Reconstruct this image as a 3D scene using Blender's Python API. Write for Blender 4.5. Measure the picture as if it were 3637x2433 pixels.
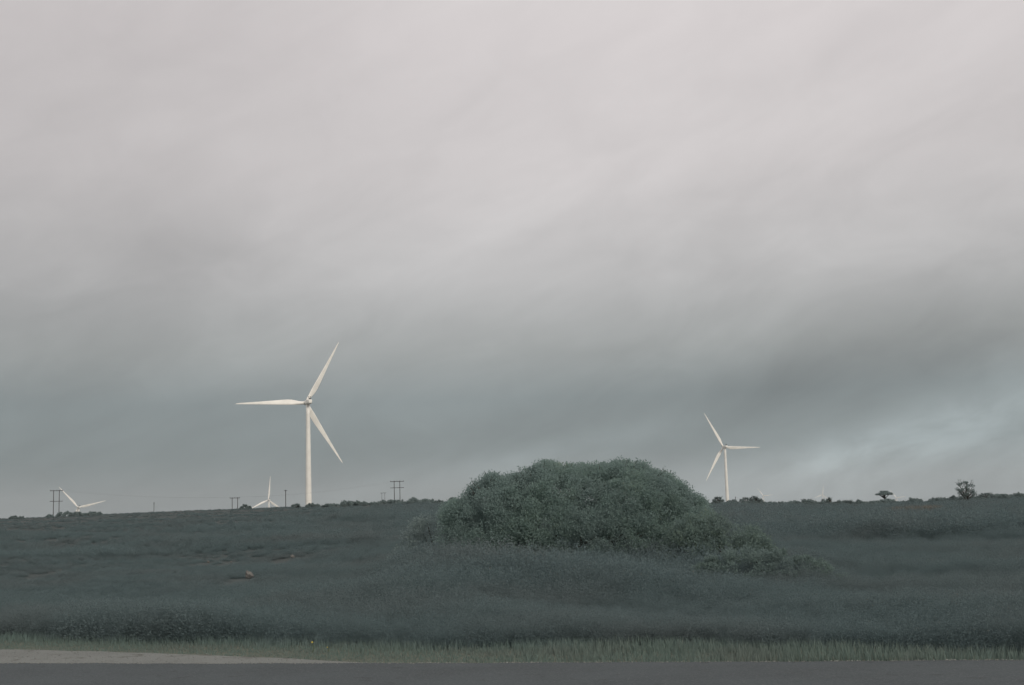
import bpy, math, random
import numpy as np
from mathutils import Vector, Matrix

random.seed(7)
rng = np.random.default_rng(7)
for o in list(bpy.data.objects):
    bpy.data.objects.remove(o)
scene = bpy.context.scene
COL = scene.collection
R = math.radians

# ------------------------------------------------------------------ camera
W, H, F = 3637.0, 2433.0, 4615.0          # photograph size and focal length in its pixels
EYE = 1.8                                 # eye height over the road
PITCH = math.atan((1837.0 - H / 2) / F)   # horizon lies low in the frame
ROLL = R(1.6)
cam_d = bpy.data.cameras.new('camera')
cam_d.sensor_width = 36.0
cam_d.lens = F / W * 36.0
cam_d.clip_start = 0.1
cam_d.clip_end = 40000
cam = bpy.data.objects.new('camera', cam_d)
COL.objects.link(cam)
cam.location = (0, 0, EYE)
CAM_M = Matrix.Rotation(R(90) + PITCH, 4, 'X') @ Matrix.Rotation(-ROLL, 4, 'Z')
cam.rotation_euler = CAM_M.to_euler()
scene.camera = cam
CM = np.array(CAM_M.to_3x3())

# ------------------------------------------------------------------ exposure
vs = scene.view_settings
vs.view_transform = 'Standard'
vs.look = 'None'
vs.gamma = 1.0
vs.exposure = 0.0
vs.use_curve_mapping = False
scene.cycles.use_denoising = True
scene.cycles.max_bounces = 6
scene.cycles.volume_bounces = 0
scene.cycles.transparent_max_bounces = 4

# ------------------------------------------------------------------ sun behind the viewer, veiled by cloud
SUN_DIR = Vector((0.46, -0.74, 0.44)).normalized()
sun_d = bpy.data.lights.new('sun', 'SUN')
sun_d.energy = 1.5
sun_d.angle = R(12)
sun_d.color = (1.0, 0.93, 0.83)
sun = bpy.data.objects.new('sun', sun_d)
COL.objects.link(sun)
sun.rotation_euler = (-SUN_DIR).to_track_quat('-Z', 'Y').to_euler()
sun.location = (20, -30, 60)

# ------------------------------------------------------------------ overcast sky
world = bpy.data.worlds.new('World')
scene.world = world
world.use_nodes = True
nt = world.node_tree
nt.nodes.clear()


class NG:
    """small helper for building node trees"""
    def __init__(self, tree):
        self.t = tree

    def n(self, kind, **kw):
        node = self.t.nodes.new(kind)
        for k, v in kw.items():
            setattr(node, k, v)
        return node

    def put(self, sock, v):
        if isinstance(v, bpy.types.NodeSocket):
            self.t.links.new(v, sock)
        else:
            sock.default_value = v

    def m(self, op, a, b=0.0, c=None):
        node = self.n('ShaderNodeMath', operation=op)
        self.put(node.inputs[0], a)
        self.put(node.inputs[1], b)
        if c is not None:
            self.put(node.inputs[2], c)
        return node.outputs[0]

    def ramp(self, fac, stops):
        node = self.n('ShaderNodeValToRGB')
        el = node.color_ramp.elements
        while len(el) < len(stops):
            el.new(0.5)
        for e, (p, c) in zip(el, stops):
            e.position = p
            e.color = (*c, 1)
        self.put(node.inputs[0], fac)
        return node.outputs[0]

    def smooth(self, v, a, b, lo=0.0, hi=1.0):
        node = self.n('ShaderNodeMapRange', interpolation_type='SMOOTHSTEP')
        self.put(node.inputs[0], v)
        for i, q in enumerate((a, b, lo, hi)):
            node.inputs[i + 1].default_value = q
        return node.outputs[0]

    def noise(self, vec, scale, detail=4.0, rough=0.5, dist=0.0):
        node = self.n('ShaderNodeTexNoise')
        if vec is not None:
            self.put(node.inputs['Vector'], vec)
        node.inputs['Scale'].default_value = scale
        node.inputs['Detail'].default_value = detail
        node.inputs['Roughness'].default_value = rough
        node.inputs['Distortion'].default_value = dist
        return node.outputs[0]

    def mix(self, fac, a, b, blend='MIX'):
        node = self.n('ShaderNodeMix', data_type='RGBA', blend_type=blend)
        self.put(node.inputs[0], fac)
        self.put(node.inputs[6], a if isinstance(a, bpy.types.NodeSocket) else (*a, 1))
        self.put(node.inputs[7], b if isinstance(b, bpy.types.NodeSocket) else (*b, 1))
        return node.outputs[2]


g = NG(nt)
tc = g.n('ShaderNodeTexCoord')
sep = g.n('ShaderNodeSeparateXYZ')
nt.links.new(tc.outputs['Generated'], sep.inputs[0])
sx, sy, sz = sep.outputs
# cloud brightness climbs from the horizon to the zenith, as under a stratus deck
base = g.ramp(g.m('MAXIMUM', sz, 0.0), [
    (0.00, (.300, .335, .342)), (0.05, (.246, .288, .298)), (0.09, (.268, .306, .314)),
    (0.127, (.378, .394, .390)), (0.18, (.510, .503, .500)), (0.26, (.625, .594, .590)),
    (0.36, (.690, .648, .645)), (0.60, (.78, .75, .74)), (1.00, (.86, .83, .82))])
# streaks drawn out along the wind


def wind(angle, scale):
    a = g.n('ShaderNodeMapping')
    a.inputs['Rotation'].default_value = (0, angle, 0)
    nt.links.new(tc.outputs['Generated'], a.inputs[0])
    b = g.n('ShaderNodeMapping')
    b.inputs['Scale'].default_value = scale
    nt.links.new(a.outputs[0], b.inputs[0])
    return b.outputs[0]


streak = g.m('MULTIPLY', g.m('SUBTRACT', g.noise(wind(R(19), (2.4, 2.4, 8.5)), 1.0, 5, .52, .6), .5), .60)
fine = g.m('MULTIPLY', g.m('SUBTRACT', g.noise(wind(R(20), (11, 11, 24.0)), 1.0, 6, .58, .7), .5), .32)
ragged = g.smooth(g.noise(wind(R(16), (13, 13, 30.0)), 1.0, 5, .6, .5), .30, .70, .40, 1.40)


def bank(cx, cz, ang, su, sv, amp):
    """one long soft bank of thicker or thinner cloud"""
    dx, dz = g.m('SUBTRACT', sx, cx), g.m('SUBTRACT', sz, cz)
    c, s = math.cos(ang), math.sin(ang)
    u = g.m('ADD', g.m('MULTIPLY', dx, c / su), g.m('MULTIPLY', dz, s / su))
    v = g.m('ADD', g.m('MULTIPLY', dx, -s / sv), g.m('MULTIPLY', dz, c / sv))
    q = g.m('ADD', g.m('MULTIPLY', u, u), g.m('MULTIPLY', v, v))
    return g.m('MULTIPLY', g.m('EXPONENT', g.m('MULTIPLY', q, -1.0)), amp)


tot = g.m('MULTIPLY', g.m('ADD', streak, fine), g.smooth(sz, .10, .34, 1.0, .5))
for b in ((.28, .106, R(13), .20, .030, -.20), (.08, .085, R(9), .18, .022, -.08),
          (.36, .17, R(20), .10, .04, -.08), (-.36, .15, R(10), .16, .06, -.10), (-.20, .036, R(4), .20, .03, -.08),
          (.0, .24, R(15), .10, .05, .05)):
    tot = g.m('ADD', tot, bank(*b))
for b in ((.33, .062, R(16), .15, .020, .28), (.25, .040, R(12), .12, .013, .18), (.36, .024, R(3), .20, .026, .34),
          (.02, .046, R(10), .11, .011, .20), (-.10, .022, R(6), .10, .010, .10)):
    tot = g.m('ADD', tot, g.m('MULTIPLY', bank(*b), ragged))
left = g.smooth(sx, .05, -.40, 1.0, .86)
gain = g.m('MULTIPLY', g.m('ADD', tot, 1.0), left)
cloud = g.n('ShaderNodeVectorMath', operation='SCALE')
nt.links.new(base, cloud.inputs[0])
nt.links.new(gain, cloud.inputs['Scale'])
sky = g.n('ShaderNodeTexSky', sky_type='NISHITA')
sky.sun_disc = False
sky.sun_elevation = math.asin(SUN_DIR.z)
sky.sun_rotation = math.atan2(SUN_DIR.x, SUN_DIR.y)
bg_sky = g.n('ShaderNodeBackground')
bg_sky.inputs[1].default_value = 0.06
nt.links.new(sky.outputs[0], bg_sky.inputs[0])
bg_cloud = g.n('ShaderNodeBackground')
nt.links.new(cloud.outputs[0], bg_cloud.inputs[0])
mixw = g.n('ShaderNodeMixShader')
mixw.inputs[0].default_value = 0.95           # almost closed cloud cover
nt.links.new(bg_sky.outputs[0], mixw.inputs[1])
nt.links.new(bg_cloud.outputs[0], mixw.inputs[2])
wout = g.n('ShaderNodeOutputWorld')
nt.links.new(mixw.outputs[0], wout.inputs[0])


# ------------------------------------------------------------------ pixel <-> place
def ray(px, py):
    """unit horizontal-distance direction through a pixel of the photograph: (x, y, slope)"""
    v = CM @ np.array([(px - W / 2) / F, -(py - H / 2) / F, -1.0])
    h = math.hypot(v[0], v[1])
    return v / h


def at(px, py, dist):
    v = ray(px, py)
    return Vector((v[0] * dist, v[1] * dist, EYE + v[2] * dist))


# skyline of the bare hill in the photograph
SKY_PX = [(-600, 1858), (0, 1842), (160, 1838), (360, 1827), (640, 1815), (900, 1806), (1000, 1801), (1090, 1800),
          (1200, 1797), (1400, 1790), (1640, 1786), (2000, 1786), (2500, 1790), (2800, 1794), (3100, 1792),
          (3300, 1787), (3483, 1776), (3637, 1770), (4300, 1762)]
_az, _sl = [], []
for p in SKY_PX:
    v = ray(*p)
    _az.append(math.atan2(v[0], v[1]))
    _sl.append(v[2])
DC, D0, ZFAR = 240.0, 23.5, -4.0


def ground_z(x, y):
    x = np.asarray(x, float)
    y = np.asarray(y, float)
    d = np.hypot(x, y)
    az = np.arctan2(x, y)
    s = np.interp(az, _az, _sl)
    front = np.clip((np.cos(az) - 0.2) / 0.5, 0, 1)
    zc = EYE + s * DC
    t = np.clip((d - D0) / (DC - D0), 0, 1)
    rise = zc * t ** 1.08
    bump = .16 * np.sin(x * .21 + 1.3) * np.sin(y * .17) + .1 * np.sin(x * .43 + y * .31)
    near = rise + bump * np.clip((d - 22) / 25, 0, 1) * np.clip((DC - d) / 30, 0, 1)
    u = np.clip((d - DC) / 260, 0, 1)
    u = u * u * (3 - 2 * u)
    far = zc * (1 - u) + ZFAR * u
    z = np.where(d < DC, near, far)
    return z * front


def ground_hit(px, py):
    v = ray(px, py)
    d = 8.0
    while d < 400:
        if EYE + v[2] * d <= float(ground_z(v[0] * d, v[1] * d)):
            break
        d *= 1.004
    return Vector((v[0] * d, v[1] * d, float(ground_z(v[0] * d, v[1] * d))))


# ------------------------------------------------------------------ mesh helpers
def link(o, parent=None):
    COL.objects.link(o)
    if parent is not None:
        o.parent = parent
    return o


def np_mesh(name, verts, faces_sizes, faces_idx, mat, parent=None, smooth=False, rnd=None, loc=None):
    me = bpy.data.meshes.new(name)
    nv = len(verts)
    me.vertices.add(nv)
    me.vertices.foreach_set('co', np.ascontiguousarray(verts, np.float32).ravel())
    me.loops.add(len(faces_idx))
    me.loops.foreach_set('vertex_index', np.ascontiguousarray(faces_idx, np.int32))
    nf = len(faces_sizes)
    me.polygons.add(nf)
    start = np.concatenate([[0], np.cumsum(faces_sizes)[:-1]]).astype(np.int32)
    me.polygons.foreach_set('loop_start', start)
    me.polygons.foreach_set('use_smooth', np.full(nf, smooth, bool))
    if rnd is not None:
        a = me.attributes.new('tint', 'FLOAT', 'POINT')
        a.data.foreach_set('value', np.ascontiguousarray(rnd, np.float32))
    me.update(calc_edges=True)
    me.validate()
    me.materials.append(mat)
    o = bpy.data.objects.new(name, me)
    if loc is not None:
        o.location = loc
    return link(o, parent)


class MB:
    """collects shapes for one mesh"""
    def __init__(self):
        self.v, self.f = [], []

    def loft(self, rings, cap0=True, cap1=True):
        n = len(rings[0])
        b = len(self.v)
        for r in rings:
            self.v.extend([tuple(p) for p in r])
        for i in range(len(rings) - 1):
            for j in range(n):
                k = (j + 1) % n
                self.f.append((b + i * n + j, b + i * n + k, b + (i + 1) * n + k, b + (i + 1) * n + j))
        if cap0:
            self.f.append(tuple(b + j for j in range(n))[::-1])
        if cap1:
            self.f.append(tuple(b + (len(rings) - 1) * n + j for j in range(n)))
        return self

    def tube(self, pts, radii, seg=8, cap=True):
        pts = [Vector(p) for p in pts]
        rings = []
        for i, p in enumerate(pts):
            d = (pts[min(i + 1, len(pts) - 1)] - pts[max(i - 1, 0)]).normalized()
            a = d.orthogonal().normalized() if abs(d.z) > .99 else d.cross(Vector((0, 0, 1))).normalized()
            b = d.cross(a)
            r = radii[i] if hasattr(radii, '__len__') else radii
            rings.append([p + a * (r * math.cos(t)) + b * (r * math.sin(t))
                          for t in (2 * math.pi * q / seg for q in range(seg))])
        return self.loft(rings, cap, cap)

    def box(self, c, s, rz=0.0):
        cx, cy, cz = c
        hx, hy, hz = s[0] / 2, s[1] / 2, s[2] / 2
        co, si = math.cos(rz), math.sin(rz)
        ring = lambda z: [(cx + x * co - y * si, cy + x * si + y * co, z) for x, y in
                          ((-hx, -hy), (hx, -hy), (hx, hy), (-hx, hy))]
        return self.loft([ring(cz - hz), ring(cz + hz)])

    def build(self, name, mat, parent=None, smooth=False, loc=None):
        me = bpy.data.meshes.new(name)
        me.from_pydata([tuple(p) for p in self.v], [], self.f)
        me.update()
        if smooth:
            for p in me.polygons:
                p.use_smooth = len(p.vertices) == 4
        me.materials.append(mat)
        o = bpy.data.objects.new(name, me)
        if loc is not None:
            o.location = loc
        return link(o, parent)


def tag(o, label=None, cat=None, group=None, kind=None):
    for k, v in (('label', label), ('category', cat), ('group', group), ('kind', kind)):
        if v:
            o[k] = v
    return o


def thing(name, label, cat, loc=(0, 0, 0), rz=0.0, group=None):
    o = bpy.data.objects.new(name, None)
    o.empty_display_size = 0.5
    o.location = loc
    o.rotation_euler = (0, 0, rz)
    COL.objects.link(o)
    return tag(o, label, cat, group)


# ------------------------------------------------------------------ materials
def material(name):
    m = bpy.data.materials.new(name)
    m.use_nodes = True
    m.node_tree.nodes.clear()
    return m, NG(m.node_tree)


def finish(gm, shader):
    out = gm.n('ShaderNodeOutputMaterial')
    gm.t.links.new(shader, out.inputs[0])


def principled(gm, color, rough=.6, spec=.4, bump=None, bump_str=.3, dist=.02):
    p = gm.n('ShaderNodeBsdfPrincipled')
    gm.put(p.inputs['Base Color'], color if isinstance(color, bpy.types.NodeSocket) else (*color, 1))
    gm.put(p.inputs['Roughness'], rough)
    p.inputs['Specular IOR Level'].default_value = spec
    if bump is not None:
        b = gm.n('ShaderNodeBump')
        b.inputs['Strength'].default_value = bump_str
        b.inputs['Distance'].default_value = dist
        gm.put(b.inputs['Height'], bump)
        gm.t.links.new(b.outputs[0], p.inputs['Normal'])
    return p.outputs[0]


def leaf_mat(name, stops, noise_scale, c2, spec=.35, rough=.5, trans=.2):
    m, gm = material(name)
    at_ = gm.n('ShaderNodeAttribute', attribute_name='tint')
    col = gm.ramp(at_.outputs['Fac'], stops)
    geo = gm.n('ShaderNodeNewGeometry')
    nz = gm.noise(geo.outputs['Position'], noise_scale, 3, .55)
    col = gm.mix(gm.smooth(nz, .42, .68), col, c2)
    oi = gm.n('ShaderNodeObjectInfo')
    sc_ = gm.n('ShaderNodeVectorMath', operation='SCALE')
    gm.put(sc_.inputs[0], col)
    gm.put(sc_.inputs['Scale'], gm.m('MULTIPLY_ADD', oi.outputs['Random'], .16, .92))
    col = sc_.outputs[0]
    p = principled(gm, col, rough, spec)
    t = gm.n('ShaderNodeBsdfTranslucent')
    gm.put(t.inputs[0], col)
    mx = gm.n('ShaderNodeMixShader')
    mx.inputs[0].default_value = trans
    gm.t.links.new(p, mx.inputs[1])
    gm.t.links.new(t.outputs[0], mx.inputs[2])
    finish(gm, mx.outputs[0])
    return m


M = {}
M['bush'] = leaf_mat('bush_leaves', [(0, (.225, .300, .285)), (.5, (.232, .315, .285)), (.9, (.242, .328, .275)),
                                     (1, (.262, .312, .255))], .55, (.228, .298, .285), .06, .8, .5)
M['shrub'] = leaf_mat('shrub_leaves', [(0, (.235, .292, .292)), (.6, (.245, .304, .298)), (1, (.255, .315, .296))],
                      .2, (.240, .296, .294), .06, .8, .5)
M['heath'] = leaf_mat('heath_leaves', [(0, (.142, .193, .200)), (.5, (.152, .203, .208)), (.92, (.160, .211, .207)),
                                       (1, (.190, .206, .188))], .16, (.160, .194, .196), .08, .8, .45)
M['green'] = leaf_mat('scrambling_leaves', [(0, (.190, .255, .240)), (.6, (.200, .270, .240)), (1, (.215, .282, .232))],
                      .5, (.195, .256, .242), .06, .8, .5)
M['grass'] = leaf_mat('verge_grass', [(0, (.138, .186, .168)), (.55, (.155, .205, .180)), (.85, (.180, .215, .180)),
                                      (1, (.240, .230, .190))], .9, (.158, .192, .172), .15, .6, .35)
M['straw'] = leaf_mat('dry_straw', [(0, (.175, .168, .145)), (1, (.215, .200, .165))], 1.2, (.185, .178, .155), .2, .6, .2)

m, gm = material('hill_soil')
geo = gm.n('ShaderNodeNewGeometry')
n1 = gm.noise(geo.outputs['Position'], .05, 5, .6)
n2 = gm.noise(geo.outputs['Position'], 2.2, 6, .65)
c = gm.mix(gm.smooth(n1, .38, .64), (.066, .082, .080), (.072, .080, .076))
c = gm.mix(gm.smooth(n2, .40, .70), c, (.050, .060, .058))
finish(gm, principled(gm, c, .9, .2, n2, .7, .12))
M['soil'] = m

m, gm = material('pale_gravel')
geo = gm.n('ShaderNodeNewGeometry')
n1 = gm.noise(geo.outputs['Position'], .9, 5, .65)
n2 = gm.noise(geo.outputs['Position'], 42, 3, .75)
c = gm.mix(gm.smooth(n1, .35, .7), (.178, .188, .178), (.148, .156, .148))
c = gm.mix(gm.smooth(n2, .42, .72), c, (.25, .255, .240))
c = gm.mix(gm.smooth(gm.noise(geo.outputs['Position'], 2.3, 5, .6), .56, .68), c, (.125, .128, .115))
finish(gm, principled(gm, c, .95, .2, n2, .8, .015))
M['gravel'] = m

m, gm = material('dark_tar')
geo = gm.n('ShaderNodeNewGeometry')
n1 = gm.noise(geo.outputs['Position'], .6, 6, .65)
n2 = gm.noise(geo.outputs['Position'], 38, 3, .75)
c = gm.mix(gm.smooth(n1, .35, .7), (.058, .071, .076), (.044, .054, .058))
c = gm.mix(gm.smooth(n2, .46, .72), c, (.105, .114, .116))
c = gm.mix(gm.smooth(gm.noise(geo.outputs['Position'], 3.1, 6, .7), .58, .70), c, (.040, .046, .048))
finish(gm, principled(gm, c, .85, .3, n2, .6, .008))
M['tar'] = m

m, gm = material('verge_earth')
geo = gm.n('ShaderNodeNewGeometry')
n2 = gm.noise(geo.outputs['Position'], 6, 5, .65)
c = gm.mix(gm.smooth(n2, .35, .7), (.105, .125, .098), (.135, .135, .108))
finish(gm, principled(gm, c, .95, .15, n2, .6, .05))
M['verge'] = m


def paint(name, col, rough=.4, spec=.4, dirt=.06, scale=.12):
    m, gm = material(name)
    tco = gm.n('ShaderNodeTexCoord')
    nz = gm.noise(tco.outputs['Object'], scale, 5, .6)
    d = tuple(q * (1 - dirt * 2) for q in col)
    c = gm.mix(gm.smooth(nz, .4, .7), col, d)
    finish(gm, principled(gm, c, rough, spec))
    return m


M['white'] = paint('turbine_paint', (.87, .845, .78))
M['dark'] = paint('sensor_plastic', (.05, .05, .05), .6)
M['wood'] = paint('tarred_wood', (.045, .042, .040), .8, .2)
M['steel'] = paint('weathered_steel', (.10, .10, .10), .6, .4)
M['bark'] = paint('bark', (.065, .055, .045), .9, .15, .2, 3.0)
M['petal'] = paint('yellow_petal', (.75, .58, .10), .6, .2, .1, 8)
M['stem'] = paint('plant_stem', (.09, .12, .06), .7, .2, .1, 8)
m, gm = material('pale_rock')
tco = gm.n('ShaderNodeTexCoord')
nz = gm.noise(tco.outputs['Object'], 9, 6, .65)
c = gm.mix(gm.smooth(nz, .35, .7), (.175, .168, .155), (.115, .114, .108))
finish(gm, principled(gm, c, .9, .2, nz, .7, .04))
M['rock'] = m

# ------------------------------------------------------------------ ground sheet
az_front = np.radians(np.arange(-40, 40.01, .35))
az_rest = np.radians(np.arange(44, 316.1, 4.0))
azs = np.concatenate([az_front, az_rest])
rad = np.concatenate([np.linspace(1, 19, 19), np.geomspace(19.8, 225, 90), np.linspace(228, 252, 13),
                      np.geomspace(258, 15000, 40)])
A, D = np.meshgrid(azs, rad)
gx, gy = np.sin(A) * D, np.cos(A) * D
gz = ground_z(gx, gy)
na, nr = len(azs), len(rad)
verts = np.column_stack([gx.ravel(), gy.ravel(), gz.ravel()])
verts = np.vstack([verts, [[0, 0, 0]]])
ii, jj = np.meshgrid(np.arange(nr - 1), np.arange(na), indexing='ij')
j2 = (jj + 1) % na
quad = np.stack([ii * na + jj, (ii + 1) * na + jj, (ii + 1) * na + j2, ii * na + j2], -1).reshape(-1, 4)
tri = np.stack([np.full(na, nr * na), np.arange(na), (np.arange(na) + 1) % na], -1)
ground = np_mesh('ground', verts, np.concatenate([np.full(len(quad), 4), np.full(na, 3)]),
                 np.concatenate([quad[:, ::-1].ravel(), tri[:, ::-1].ravel()]), M['soil'], smooth=True)
tag(ground, kind='structure')

# ------------------------------------------------------------------ road and verge
edge_px = [(-200, 2310), (150, 2315), (600, 2325), (1000, 2342), (1390, 2365), (1650, 2388), (1900, 2418), (2200, 2462),
           (2700, 2560)]


def flat_hit(px, py):
    v = ray(px, py)
    d = -EYE / v[2]
    return np.array([v[0] * d, v[1] * d])


epts = [flat_hit(*p) for p in edge_px]
t0 = (epts[0] - epts[1]) / np.linalg.norm(epts[0] - epts[1])
t1 = (epts[-1] - epts[-2]) / np.linalg.norm(epts[-1] - epts[-2])
epts = [epts[0] + t0 * 60, epts[0] + t0 * 25, epts[0] + t0 * 8] + epts + [epts[-1] + t1 * 6, epts[-1] + t1 * 25, epts[-1] + t1 * 60]
epts = np.array(epts)
seglen = np.concatenate([[0], np.cumsum(np.linalg.norm(np.diff(epts, axis=0), axis=1))])
S = np.arange(0, seglen[-1], .25)
ex, ey = np.interp(S, seglen, epts[:, 0]), np.interp(S, seglen, epts[:, 1])
k = np.ones(13) / 13
exs = np.convolve(np.pad(ex, 6, 'edge'), k, 'valid')
eys = np.convolve(np.pad(ey, 6, 'edge'), k, 'valid')
tx, ty = np.gradient(exs), np.gradient(eys)
tl = np.hypot(tx, ty)
nx, ny = ty / tl, -tx / tl                # towards the viewer
flip = np.sign(-(nx * exs + ny * eys))
mid = np.argmin(np.hypot(exs, eys))
if flip[mid] < 0:
    nx, ny = -nx, -ny
jit = np.interp(S, S[::2], rng.normal(0, .022, len(S[::2]))) + .04 * np.sin(S * .8)


def strip(name, off0, off1, z, mat, jitter=0.0):
    n = len(S)
    jo = jit * jitter
    a = np.column_stack([exs + nx * (off0 + jo), eys + ny * (off0 + jo), np.full(n, z)])
    b = np.column_stack([exs + nx * off1, eys + ny * off1, np.full(n, z)])
    c = a.copy()
    c[:, 2] -= .05
    v = np.vstack([a, b, c])
    i = np.arange(n - 1)
    q1 = np.stack([i, n + i, n + i + 1, i + 1], -1)
    q2 = np.stack([i, i + 1, 2 * n + i + 1, 2 * n + i], -1)
    q = np.vstack([q1, q2])
    return tag(np_mesh(name, v, np.full(len(q), 4), q.ravel(), mat), kind='structure')


strip('verge', -5.0, .6, .012, M['verge'], 0.0)
strip('gravel_shoulder', 0.0, 3.2, .022, M['gravel'], 1.0)
tar = np.array([flat_hit(*p) for p in ((-500, 2366), (150, 2368), (900, 2369), (1400, 2368), (2200, 2366), (3000, 2362), (3700, 2358), (4300, 2354))])
ta0, ta1 = (tar[0] - tar[1]) / np.linalg.norm(tar[0] - tar[1]), (tar[-1] - tar[-2]) / np.linalg.norm(tar[-1] - tar[-2])
tar = np.vstack([tar[0] + ta0 * 90, tar, tar[-1] + ta1 * 90])
TS = np.concatenate([[0], np.cumsum(np.linalg.norm(np.diff(tar, axis=0), axis=1))])
TT = np.arange(0, TS[-1], .12)
rx, ry = np.interp(TT, TS, tar[:, 0]), np.interp(TT, TS, tar[:, 1])
ry_edge = ry + .02 * np.sin(TT * 1.7) + .015 * np.sin(TT * 5.3 + 1) + rng.normal(0, .010, len(TT))
n_ = len(TT)
v = np.vstack([np.column_stack([rx, ry_edge, np.full(n_, .045)]), np.column_stack([rx, ry - 6.8, np.full(n_, .045)]),
               np.column_stack([rx, ry_edge, np.full(n_, -.01)]), np.column_stack([rx, ry - 6.8, np.full(n_, -.01)])])
i_ = np.arange(n_ - 1)
q_ = np.vstack([np.stack([i_, n_ + i_, n_ + i_ + 1, i_ + 1], -1), np.stack([i_, i_ + 1, 2 * n_ + i_ + 1, 2 * n_ + i_], -1),
                np.stack([n_ + i_ + 1, n_ + i_, 3 * n_ + i_, 3 * n_ + i_ + 1], -1)])
tag(np_mesh('road', v, np.full(len(q_), 4), q_.ravel(), M['tar']), kind='structure')


def tar_edge(X):
    return np.interp(X, rx, ry_edge)


_vt = np.array([flat_hit(*p) for p in ((-900, 2262), (-300, 2268), (150, 2274), (800, 2288), (1400, 2300), (2000, 2304), (2500, 2296), (3000, 2312),
                                       (3637, 2328), (4600, 2345))])


def verge_top(X):
    """where the verge ends and the heath begins"""
    return np.interp(X, _vt[:, 0], _vt[:, 1])


# ------------------------------------------------------------------ foliage
def unit(v):
    return v / np.maximum(np.linalg.norm(v, axis=1, keepdims=True), 1e-9)


def leaves(C, out, L, Wd, tint, up=.3, wild=1.0):
    """one folded rhombic leaf for each centre: (verts, sizes, idx, tint)"""
    n = len(C)
    d = unit(out + rng.normal(0, wild, (n, 3)) * .6 + np.array([0, 0, up]))
    s = unit(np.cross(d, rng.normal(0, 1, (n, 3))))
    nrm = np.cross(d, s)
    L = np.broadcast_to(L, n)[:, None]
    Wd = np.broadcast_to(Wd, n)[:, None]
    v = np.empty((n, 4, 3))
    v[:, 0] = C - d * L * .5
    v[:, 1] = C + s * Wd * .5 + nrm * Wd * .15
    v[:, 2] = C + d * L * .5
    v[:, 3] = C - s * Wd * .5 + nrm * Wd * .15
    return v.reshape(-1, 3), np.repeat(tint, 4)


def leaf_object(name, v, tint, mat, parent=None):
    n = len(v) // 4
    return np_mesh(name, v, np.full(n, 4), np.arange(n * 4), mat, parent, False, tint)


def puff_leaves(P, pr, per, L, wl=.62, up=.3, squash=.85, hue=None):
    """leaves spread through the outer half of each puff"""
    n = len(P)
    idx = np.repeat(np.arange(n), per)
    q = unit(rng.normal(0, 1, (len(idx), 3)))
    r = pr[idx] * rng.uniform(.35, 1.08, len(idx)) ** .8
    off = q * r[:, None]
    off[:, 2] *= squash
    C = P[idx] + off
    base = (rng.uniform(0, .75, n) if hue is None else hue)[idx]
    tint = np.clip(base + rng.normal(0, .16, len(idx)), 0, 1)
    Ls = L * rng.uniform(.6, 1.3, len(idx))
    return leaves(C, q, Ls, Ls * wl, tint, up)


# the great bush: its outline against the sky
BD = 36.0
outline = [(1560, 1800), (1600, 1775), (1643, 1763), (1668, 1748), (1681, 1721), (1715, 1706), (1730, 1688), (1749, 1678), (1775, 1688),
           (1788, 1706), (1798, 1690), (1843, 1678), (1890, 1657), (1916, 1645), (1937, 1633), (1967, 1640), (1992, 1657),
           (2027, 1645), (2048, 1658), (2074, 1646), (2125, 1652), (2146, 1645), (2180, 1640), (2210, 1631), (2227, 1631),
           (2246, 1648), (2283, 1645), (2293, 1665), (2325, 1664), (2359, 1674), (2370, 1690), (2410, 1706), (2423, 1721),
           (2445, 1748), (2479, 1761), (2500, 1785), (2530, 1815)]
OP = [at(px, py, BD) for px, py in outline]
ox = np.array([p.x for p in OP])
oz = np.array([p.z for p in OP])
oy = np.array([p.y for p in OP])
bx = float((ox[0] + ox[-1]) / 2)
by = float(np.mean(oy))
bz = float(ground_z(bx, by))
bush = thing('large_bush', 'huge rounded dark green bush rising above the skyline at the centre', 'bush', (bx, by, bz))
half = (ox[-1] - ox[0]) / 2


def dome(n, lift=0.0):
    X = rng.uniform(ox[0] + .1, ox[-1] - .1, n)
    u = (X - bx) / half
    b = 2.7 * np.sqrt(np.clip(1 - u * u, .06, 1))
    th = rng.uniform(0, math.pi, n)               # over the dome from front to back
    top = np.interp(X, ox, oz) - bz
    y = -np.cos(th) * b
    z = np.maximum(top * np.sin(th) ** .55 + lift, .1)
    return np.column_stack([X - bx, y, z])


P1 = np.vstack([dome(700, -.20), dome(240, -.45) * np.array([.9, .8, 1.0]), dome(120, -.9) * np.array([.8, .6, 1.0])])
sk = rng.uniform(math.pi, 2 * math.pi, 110)
skirt = np.column_stack([np.cos(sk) * half * .93, np.sin(sk) * 2.5, rng.uniform(.1, .75, 110)])
fx = rng.uniform(-.9, .9, 230)
front_ = np.column_stack([fx * half, -2.55 * np.sqrt(1 - fx ** 2) * rng.uniform(.82, 1.0, 230), rng.uniform(.15, 1.7, 230) * np.sqrt(1 - fx ** 2)])
P1 = np.vstack([P1, skirt, front_])
pr = rng.uniform(.20, .38, len(P1))
P2 = np.column_stack([ox - bx, rng.uniform(-.25, .25, len(ox)), oz - bz - .16])[3:-2]   # sprays along the top edge
extra = []
for q in range(150):
    X = rng.uniform(ox[3], ox[-3])
    extra.append((X - bx, rng.uniform(-.5, .5), np.interp(X, ox, oz) - bz - rng.uniform(.0, .22)))
P3 = np.array(extra)
pr3 = rng.uniform(.05, .15, len(P3))
va, ta = puff_leaves(P1, pr, 270, .046, hue=np.clip(rng.normal(.38, .2, len(P1)), 0, 1))
vb, tb = puff_leaves(P2, np.full(len(P2), .20), 230, .052, hue=np.full(len(P2), .45))
vc, tc_ = puff_leaves(P3, pr3, 45, .058, hue=np.full(len(P3), .5))
sv, st = [], []
mb = MB()
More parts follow.
